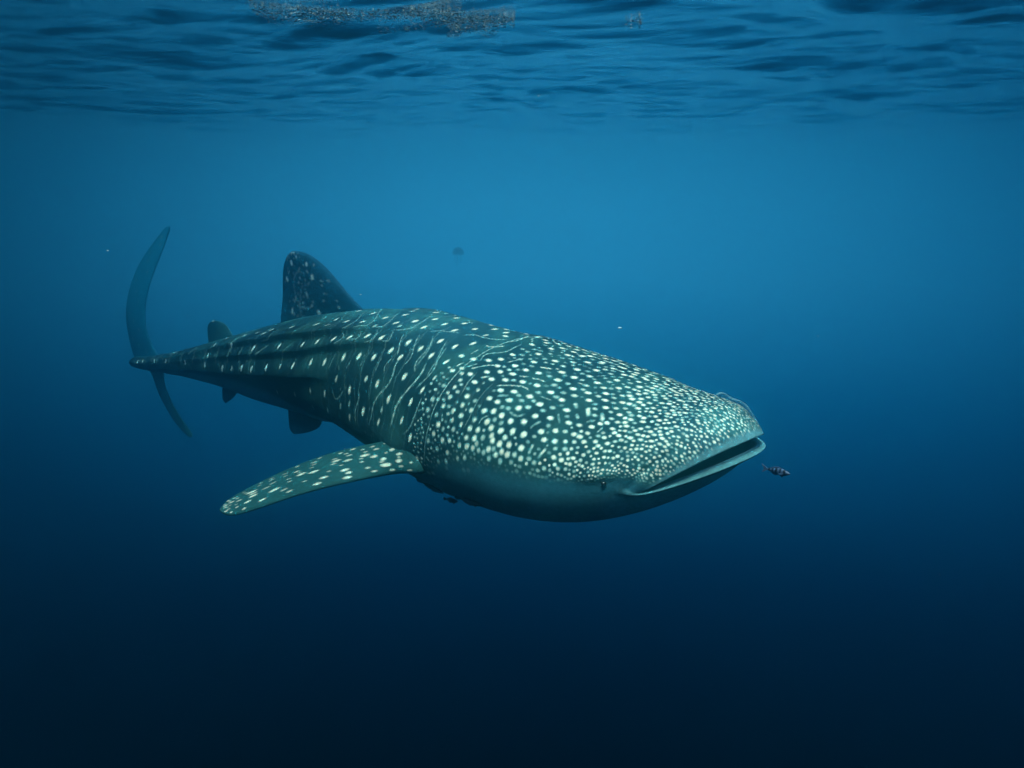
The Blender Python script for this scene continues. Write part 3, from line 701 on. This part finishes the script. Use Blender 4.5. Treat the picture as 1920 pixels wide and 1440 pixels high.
fin("dorsal_fin", [(-0.854, 4.680, -0.855), (-0.936, 4.750, -0.793), (-1.045, 4.850, -0.708), (-1.174, 5.000, -0.602), (-1.316, 5.150, -0.518), (-1.429, 5.250, -0.492), (-1.497, 5.300, -0.493)],
    [(-1.627, 5.480, -1.158), (-1.679, 5.520, -1.036), (-1.654, 5.500, -0.888), (-1.628, 5.460, -0.748), (-1.603, 5.420, -0.630), (-1.557, 5.360, -0.539), (-1.507, 5.310, -0.498)], .05, 140, 50,
    [(.70, .62, .016, 1.3, .75), (.62, .22, .014, 1.2, .5), (.55, .86, .016, 1.3, .6), (.50, .30, .017, 1.3, .6), (.26, .80, .018, 1.3, .6), (.38, .50, .020, 1.0, .35),
     (.20, .42, .018, 1.4, .8), (.75, .35, .012, 1.2, .3), (.36, .70, .010, 1.4, .25), (.30, .30, .009, 1.2, .22), (.22, .15, .012, 1.0, .4), (.60, .48, .022, .5, .18), (.46, .42, .02, .5, .16), (.42, .2, .01, 1, .2), (.16, .62, .009, 1.2, .3),
     (.86, .5, .008, 1, .15), (.9, .3, .008, 1, .15), (.8, .7, .008, 1, .15), (.66, .8, .009, 1, .2), (.12, .85, .01, 1.3, .3)] + [(.05 + .9 * rng.random(), .08 + .85 * rng.random(), .005 + .005 * rng.random(), 1.2, .08 + .2 * rng.random()) for _ in range(70)]
    + [(.42 + .16 * math.sin(t_), .52 + .20 * math.cos(t_), .007, 1.0, .14) for t_ in np.linspace(-1.9, 2.2, 26)] + [(.05 + .42 * t_, .50 + .16 * math.sin(t_ * 3), .006, 1.0, .14) for t_ in np.linspace(0, 1, 24)], base=(.006, .052, .090))  # base tinted blue for the water haze over the fin

fin("second_dorsal_fin", [(-2.173, 6.000, -1.289), (-2.236, 6.050, -1.226), (-2.283, 6.100, -1.175), (-2.337, 6.140, -1.143), (-2.390, 6.170, -1.131), (-2.424, 6.190, -1.135)],
    [(-2.538, 6.300, -1.422), (-2.533, 6.300, -1.331), (-2.526, 6.280, -1.245), (-2.504, 6.250, -1.186), (-2.467, 6.220, -1.149), (-2.432, 6.200, -1.137)], .02, 50, 20, [(.85, .6, .02, .6, .4)], base=(.02, .08, .085))
fin("anal_fin", [(-2.121, 5.900, -1.557), (-2.189, 5.950, -1.650), (-2.248, 6.000, -1.722), (-2.314, 6.050, -1.777), (-2.361, 6.100, -1.810)],
    [(-2.407, 6.200, -1.636), (-2.418, 6.200, -1.710), (-2.416, 6.180, -1.760), (-2.404, 6.150, -1.797), (-2.369, 6.110, -1.813)], .02, 40, 16, [])
for side in (0, 1):
    PL = [(-1.268, 5.000, -1.556), (-1.302, 5.000, -1.635), (-1.362, 5.050, -1.691), (-1.452, 5.100, -1.731), (-1.534, 5.150, -1.752)]
    PT = [(-1.625, 5.350, -1.624), (-1.627, 5.350, -1.693), (-1.621, 5.330, -1.739), (-1.598, 5.270, -1.764), (-1.550, 5.180, -1.762)]
    if side:
        off = RR[int(np.searchsorted(AL, 3.9))] * -.34
        PL = [tuple(np.array(q) + off) for q in PL]
        PT = [tuple(np.array(q) + off) for q in PT]
    fin("pelvic_fin", PL, PT, .02, 40, 16, [], base=(.02, .09, .11))
# tail: two lobes of one blade
tail_marks = [(.10 + .055 * k, .25 + .25 * (k % 3), .010, 1.5, .18) for k in range(14)]
cf = fin("caudal_fin", [(-3.191, 6.800, -1.594), (-3.265, 6.860, -1.509), (-3.334, 6.920, -1.372), (-3.360, 6.980, -1.201), (-3.317, 7.020, -0.986), (-3.240, 7.050, -0.795), (-3.159, 7.080, -0.616), (-3.103, 7.100, -0.474), (-3.103, 7.110, -0.442)],
    [(-3.559, 7.100, -1.706), (-3.618, 7.160, -1.590), (-3.665, 7.220, -1.422), (-3.677, 7.260, -1.249), (-3.622, 7.280, -1.022), (-3.488, 7.260, -0.789), (-3.323, 7.200, -0.607), (-3.168, 7.140, -0.467), (-3.112, 7.120, -0.437)], .03, 120, 26, tail_marks, base=(.005, .11, .18))  # blue of the distant water haze put into the base colour
fin("caudal_fin", [(-3.130, 6.750, -1.672), (-3.172, 6.780, -1.759), (-3.165, 6.800, -1.911), (-3.109, 6.800, -2.064), (-3.027, 6.780, -2.202), (-2.956, 6.750, -2.291), (-2.950, 6.740, -2.318)],
    [(-3.438, 7.050, -1.736), (-3.396, 7.050, -1.840), (-3.362, 7.040, -1.978), (-3.282, 7.000, -2.135), (-3.149, 6.900, -2.268), (-3.025, 6.800, -2.334), (-2.975, 6.760, -2.336)], .025, 80, 20, [], base=(.10, .42, .38))["label"] = "lower lobe of the tail fin"  # light on this lobe put into a paler base colour
cf["label"] = "tall curved upper lobe of the tail fin"

ES, EA = .14, math.radians(11)
ep = body_points(np.array([ES]), np.array([EA]))[0]
ex = body_points(np.array([ES, ES + .01, ES]), np.array([EA, EA, EA + .02]))
en = np.cross(ex[1] - ex[0], ex[2] - ex[0])
en /= np.linalg.norm(en)
if en @ (ep - axis_at(np.array([ES + .3]))[0][0]) < 0:
    en = -en
uu, vv = np.meshgrid(np.linspace(.02, np.pi - .02, 16), np.linspace(0, 2 * np.pi, 25)[:-1], indexing='ij')
t1 = np.cross(en, (0, 0, 1.)); t1 /= np.linalg.norm(t1); t2 = np.cross(en, t1)
def ball(r, c):
    return c + r * (np.sin(uu) * np.cos(vv))[..., None] * t1 + r * (np.sin(uu) * np.sin(vv))[..., None] * t2 + r * np.cos(uu)[..., None] * en
m_eye, _, _ = material("dark_eye", (.006, .008, .010), .15, .5)
m_lid, _, _ = material("eye_rim", (.05, .08, .085), .6, .2)
eye = link("eye", grid_mesh("eye", ball(.0105, ep + en * .001) + shark_inv, wrap_v=True, caps=True), m_eye, shark)


# eye

# =====================================================================================================
# SMALL FISH
# =====================================================================================================


def make_fish(name, head_at, tail_at, depth, thick, body_col, bar_col, bars, label, cat, parent_up=(0, 0, 1.), round_tail=False, group=None):
    """a small fish from snout to tail root; parts: body, tail fin, dorsal fin, belly fin, eyes"""
    h, t = np.array(head_at), np.array(tail_at)
    ln = float(np.linalg.norm(t - h))
    ax = (t - h) / ln
    up = np.array(parent_up) - ax * float(np.array(parent_up) @ ax)
    up /= np.linalg.norm(up)
    sd = np.cross(ax, up)
    root = bpy.data.objects.new(name, None)
    COL.objects.link(root)
    root.location = tuple((h + t) / 2)
    off = -(h + t) / 2
    tag(root, label, cat, group)
    x = np.r_[np.linspace(0, .12, 8)[:-1], np.linspace(.12, 1, 40)]
    dp = np.interp(x, [0, .03, .1, .2, .35, .55, .75, .9, 1], [.03, .22, .48, .74, 1, .95, .62, .34, .26]) * depth / 2
    wd = np.interp(x, [0, .03, .1, .2, .35, .55, .75, .9, 1], [.05, .25, .6, .85, 1, .85, .5, .2, .10]) * thick / 2
    a = np.linspace(0, 2 * np.pi, 33)[:-1]
    G = (h + ax * (x * ln)[:, None])[:, None] + sd * (wd[:, None] * np.cos(a))[..., None] + up * (dp[:, None] * np.sin(a))[..., None]
    c = np.tile(np.array(body_col), (*G.shape[:2], 1))
    if bars:
        bb = (np.sin(x * bars * 6.283 - .6) > .1)[:, None, None] & (x > .14)[:, None, None]
        c = np.where(bb, np.array(bar_col), c)
    link("body", grid_mesh("body", G + off, wrap_v=True, caps=True, colour=c), fish_skin, root)

    def blade(nm, pts, tk=.0012):
        pts = [h + ax * (p[0] * ln) + up * (p[1] * depth) for p in pts]
        n = len(pts)
        vs_ = [tuple(p + sd * tk + off) for p in pts] + [tuple(p - sd * tk + off) for p in pts]
        fs = [list(range(n)), list(range(2 * n - 1, n - 1, -1))] + [[i, i + n, (i + 1) % n + n, (i + 1) % n] for i in range(n)]
        m = bpy.data.meshes.new(nm)
        m.from_pydata([tuple(float(q) for q in v) for v in vs_], [], fs)
        at = m.color_attributes.new("skin_colour", 'FLOAT_COLOR', 'POINT')
        for k_, d_ in enumerate(at.data):
            d_.color = (*body_col, 1)
        link(nm, m, fish_skin, root)
    if round_tail:
        blade("tail_fin", [(.96, .12), (1.06, .30), (1.17, .34), (1.22, .10), (1.22, -.10), (1.17, -.34), (1.06, -.30), (.96, -.12)])
    else:
        blade("tail_fin", [(.96, .12), (1.08, .34), (1.22, .62), (1.17, .25), (1.12, .0), (1.17, -.25), (1.22, -.62), (1.08, -.34), (.96, -.12)])
    blade("dorsal_fin", [(.38, .46), (.48, .66), (.60, .62), (.74, .50), (.86, .28), (.80, .22), (.6, .40)])
    blade("anal_fin", [(.55, -.44), (.62, -.62), (.72, -.54), (.86, -.26), (.78, -.24), (.62, -.38)])
    blade("pelvic_fin", [(.28, -.46), (.34, -.72), (.40, -.62), (.40, -.46)])
    for s_ in (-1, 1):
        cpos = h + ax * (.10 * ln) + up * depth * .05 + sd * s_ * thick * .26
        E_ = cpos + depth * .055 * np.stack([np.sin(uu) * np.cos(vv), np.sin(uu) * np.sin(vv), np.cos(uu)], -1)
        link("eye", grid_mesh("eye", E_ + off, wrap_v=True, caps=True), m_eye, root)
        # pectoral fin lying back along the side
        pts = [h + ax * (q[0] * ln) + up * (q[1] * depth) + sd * s_ * (thick * .48 + q[2] * thick) for q in ((.24, -.05, 0), (.33, .02, .25), (.40, -.10, .45), (.36, -.22, .35), (.26, -.18, .05))]
        m = bpy.data.meshes.new("pectoral_fin")
        vs_ = [tuple(float(v) for v in p_ + off) for p_ in pts] + [tuple(float(v) for v in p_ + up * .0015 + off) for p_ in pts]
        m.from_pydata(vs_, [], [[0, 1, 2, 3, 4], [9, 8, 7, 6, 5]] + [[i, i + 5, (i + 1) % 5 + 5, (i + 1) % 5] for i in range(5)])
        at = m.color_attributes.new("skin_colour", 'FLOAT_COLOR', 'POINT')
        for d_ in at.data:
            d_.color = (*body_col, 1)
        link("pectoral_fin", m, fish_skin, root)
    return root


fish_skin, fnt, fp = material("fish_skin", (.02, .03, .04), .45, .3)
fa = fnt.nodes.new("ShaderNodeVertexColor"); fa.layer_name = "skin_colour"
fnt.links.new(fa.outputs[0], fp.inputs["Base Color"])

make_fish("pilot_fish", (0.947, 2.450, -0.979), (0.890, 2.520, -0.987), .026, .016, (.05, .085, .15), (.002, .003, .008), 6,
          "tiny dark striped pilot fish swimming just ahead of the shark's mouth", "fish", group=None)
make_fish("remora", (-0.125, 3.100, -1.385), (-0.237, 3.240, -1.413), .026, .030, (.004, .006, .012), (0, 0, 0), 0,
          "dark slender remora clinging under the shark's throat, nearer its mouth", "remora", round_tail=True, group="remoras under the shark")
make_fish("remora", (-0.250, 3.280, -1.447), (-0.311, 3.360, -1.468), .022, .022, (.004, .006, .012), (0, 0, 0), 0,
          "short dark remora just behind the larger one under the throat", "remora", round_tail=True, group="remoras under the shark")
make_fish("remora", (-0.321, 3.360, -1.441), (-0.437, 3.460, -1.423), .020, .022, (.004, .006, .012), (0, 0, 0), 0,
          "long thin dark remora lying along the belly below the pectoral fin", "remora", round_tail=True, group="remoras under the shark")

# =====================================================================================================
# SMALL THINGS DRIFTING IN THE WATER
# =====================================================================================================


def soup(name, pts, sizes, stretch, mat_, mult=1):
    """many tiny lens-shaped flakes joined into one mesh"""
    n = len(pts)
    base = np.array([(1, 0, 0), (0, 1, 0), (-1, 0, 0), (0, -1, 0), (0, 0, .35), (0, 0, -.35)])
    tri = np.array([(0, 1, 4), (1, 2, 4), (2, 3, 4), (3, 0, 4), (1, 0, 5), (2, 1, 5), (3, 2, 5), (0, 3, 5)])
    V = np.zeros((n, 6, 3))
    for i in range(n):
        a_, b_ = rng.random() * 6.283, rng.normal() * .5
        ca_, sa_ = math.cos(a_), math.sin(a_)
        R = np.array([(ca_, -sa_, 0), (sa_, ca_, 0), (0, 0, 1)]) @ np.array([(1, 0, 0), (0, math.cos(b_), -math.sin(b_)), (0, math.sin(b_), math.cos(b_))])
        V[i] = pts[i] + (base * (stretch, 1, 1) * sizes[i]) @ R.T
    m = bpy.data.meshes.new(name)
    m.from_pydata(V.reshape(-1, 3).tolist(), [], (tri[None] + 6 * np.arange(n)[:, None, None]).reshape(-1, 3).tolist())
    o = link(name, m, mat_)
    o["kind"] = "stuff"
    return o


m_snow, _, _ = material("plankton_speck", (.55, .62, .58), .7, .2)
n = 260
az_ = rng.random(n) * 1.5 - .75
ds_ = 2.8 + 7 * rng.random(n)
pts = np.stack([ds_ * np.sin(az_), ds_ * np.cos(az_), -2.6 + 3.4 * rng.random(n)], -1)
sn = soup("drifting_plankton", pts,   .0007 + .0010 * rng.random(n) ** 2, 1.3, m_snow)
sn["label"] = "tiny pale specks of plankton scattered through the water"
m_speck, _, _ = material("bright_speck", (.4, .5, .5), .5, .3)
named = [((-1.766, 3.400, -0.314), .0026, "bright speck drifting to the upper left of the tail fin"),
         ((-0.632, 3.200, -0.476), .0024, "bright speck drifting just in front of the dorsal fin"),
         ((0.104, 3.200, 0.303), .0024, "bright speck drifting just below the sea surface"),
         ((0.483, 3.400, -0.657), .0048, "pale blurred speck drifting above the shark's head"),
         ((1.377, 3.400, -0.694), .0022, "small pale speck drifting to the right above the snout")]
for i, (c_, r_, lb) in enumerate(named):
    k_ = rng.random(4) * 6.28
    rad_ = r_ * (1 + .25 * np.sin(3 * vv + k_[0]) * np.sin(uu) + .2 * np.sin(2 * uu + k_[1]))
    E_ = rad_[..., None] * np.stack([1.5 * np.sin(uu) * np.cos(vv), np.sin(uu) * np.sin(vv), .8 * np.cos(uu)], -1)
    o = link("plankton_speck", grid_mesh("plankton_speck", E_, wrap_v=True, caps=True), m_speck)
    o.location = c_
    tag(o, lb, "speck", "larger specks of plankton")

# a small jellyfish far out: a bell with tentacles
m_jelly, jn, jp = material("jelly", (.03, .09, .13), .4, .3)
jp.inputs["Alpha"].default_value = .2
jr = bpy.data.objects.new("jellyfish", None)
COL.objects.link(jr)
jr.location = (-0.520, 7.500, -0.723)
tag(jr, "small faint dark jellyfish drifting above the shark's back", "jellyfish")
bu, bv = np.meshgrid(np.r_[np.linspace(.03, 1.65, 14), np.linspace(1.6, .05, 12)], np.linspace(0, 2 * np.pi, 25)[:-1], indexing='ij')
rb = np.r_[np.full(14, .058), np.full(12, .046)][:, None]
B_ = np.stack([rb * np.sin(bu) * np.cos(bv), rb * np.sin(bu) * np.sin(bv), rb * 1.15 * np.cos(bu)], -1)
link("bell", grid_mesh("bell", B_, wrap_v=True, caps=True), m_jelly, jr)
for k in range(7):
    a_ = k * .9
    zz = np.linspace(0, -.075 - .02 * (k % 3), 10)
    G = np.stack([(.034 * math.cos(a_) + .006 * np.sin(zz * 90 + k))[:, None] + (.0022 * np.cos(np.arange(6) * 1.047))[None],
                  (.034 * math.sin(a_) + .006 * np.cos(zz * 80 + k))[:, None] + (.0022 * np.sin(np.arange(6) * 1.047))[None],
                  np.repeat(zz[:, None], 6, 1)], -1)
    link("tentacle", grid_mesh("tentacle", G, wrap_v=True, caps=True), m_jelly, jr)

# thin clear film and loop of slime trailing over the snout
m_film, fn_, fpp = material("clear_slime", (.45, .70, .70), .25, .5)
fpp.inputs["Alpha"].default_value = .20
film_pts = [(0.717, 2.600, -0.742), (0.733, 2.600, -0.734), (0.753, 2.600, -0.740), (0.772, 2.600, -0.754), (0.799, 2.600, -0.762), (0.819, 2.600, -0.774), (0.835, 2.600, -0.791), (0.852, 2.600, -0.815), (0.870, 2.600, -0.843)]
fc = cubic(np.linspace(0, 8, 60), film_pts)
tg = np.gradient(fc, axis=0)
tg /= np.linalg.norm(tg, axis=1)[:, None]
s1 = np.cross(tg, (0, 1, 0)); s1 /= np.linalg.norm(s1, axis=1)[:, None]
s2 = np.cross(tg, s1)
ang = np.linspace(0, 2 * np.pi, 9)[:-1]
rt = .0022 * (1 + .4 * np.sin(np.linspace(0, 20, 60)))
G = fc[:, None] + s1[:, None] * (rt[:, None] * np.cos(ang))[..., None] + s2[:, None] * (rt[:, None] * np.sin(ang))[..., None]
c0 = fc.mean(0)
fr = bpy.data.objects.new("slime_strand", None)
COL.objects.link(fr)
fr.location = tuple(c0)
tag(fr, "thin clear strand of slime trailing over the top of the shark's snout", "slime strand")
link("strand", grid_mesh("strand", G - c0, wrap_v=True, caps=True), m_film, fr)
foot = fc + np.array([-.012, .01, -.034])
FG = fc[:, None] + (foot - fc)[:, None] * np.linspace(0, 1, 6)[None, :, None]
FG = np.concatenate([FG, (FG + np.array([0, .0012, .0006]))[:, ::-1]], 1)
m_film2, _, fp3 = material("clear_film", (.35, .62, .62), .3, .4)
fp3.inputs["Alpha"].default_value = .16
link("film", grid_mesh("film", FG - c0, wrap_v=True, caps=True), m_film2, fr)

# brownish and pale flecks floating at the surface, top of the view
m_w1, _, _ = material("brown_fleck", (.07, .085, .075), .7, .2)
m_w2, _, _ = material("pale_fleck", (.32, .38, .35), .5, .4)


def strip_points(n, x0, x1, y0, y1, clump):
    f = rng.random(n)
    y = y0 + (y1 - y0) * f + .10 * np.sin(f * 8 + .6) + rng.normal(size=n) * clump * (1 - .45 * f)
    k = SURF_Z / 1.13                                       # the positions below are for a surface 1.13 m up
    return np.stack([k * (x0 + (x1 - x0) * f), k * y, np.full(n, SURF_Z - .040) - .035 * rng.random(n)], -1)


w = np.concatenate([strip_points(3800, -1.70, .02, 5.55, 5.85, .17), strip_points(260, -.5, -.12, 6.35, 6.3, .03), strip_points(420, -1.0, -.1, 6.15, 6.1, .05), strip_points(70, .82, .95, 5.95, 6.0, .03)])
o = soup("brown_flecks", w, .0014 + .0030 * rng.random(len(w)), 2.4, m_w1)
o["label"] = "brownish flecks floating in a band under the surface"
w = np.concatenate([strip_points(300, -1.55, .02, 5.55, 5.85, .13), strip_points(14, -.5, -.12, 6.35, 6.3, .02), strip_points(14, .85, .93, 5.95, 6.0, .02)])
o = soup("pale_flecks", w, .0016 + .0036 * rng.random(len(w)), 2.0, m_w2)
o["label"] = "pale flecks among the floating brownish ones"
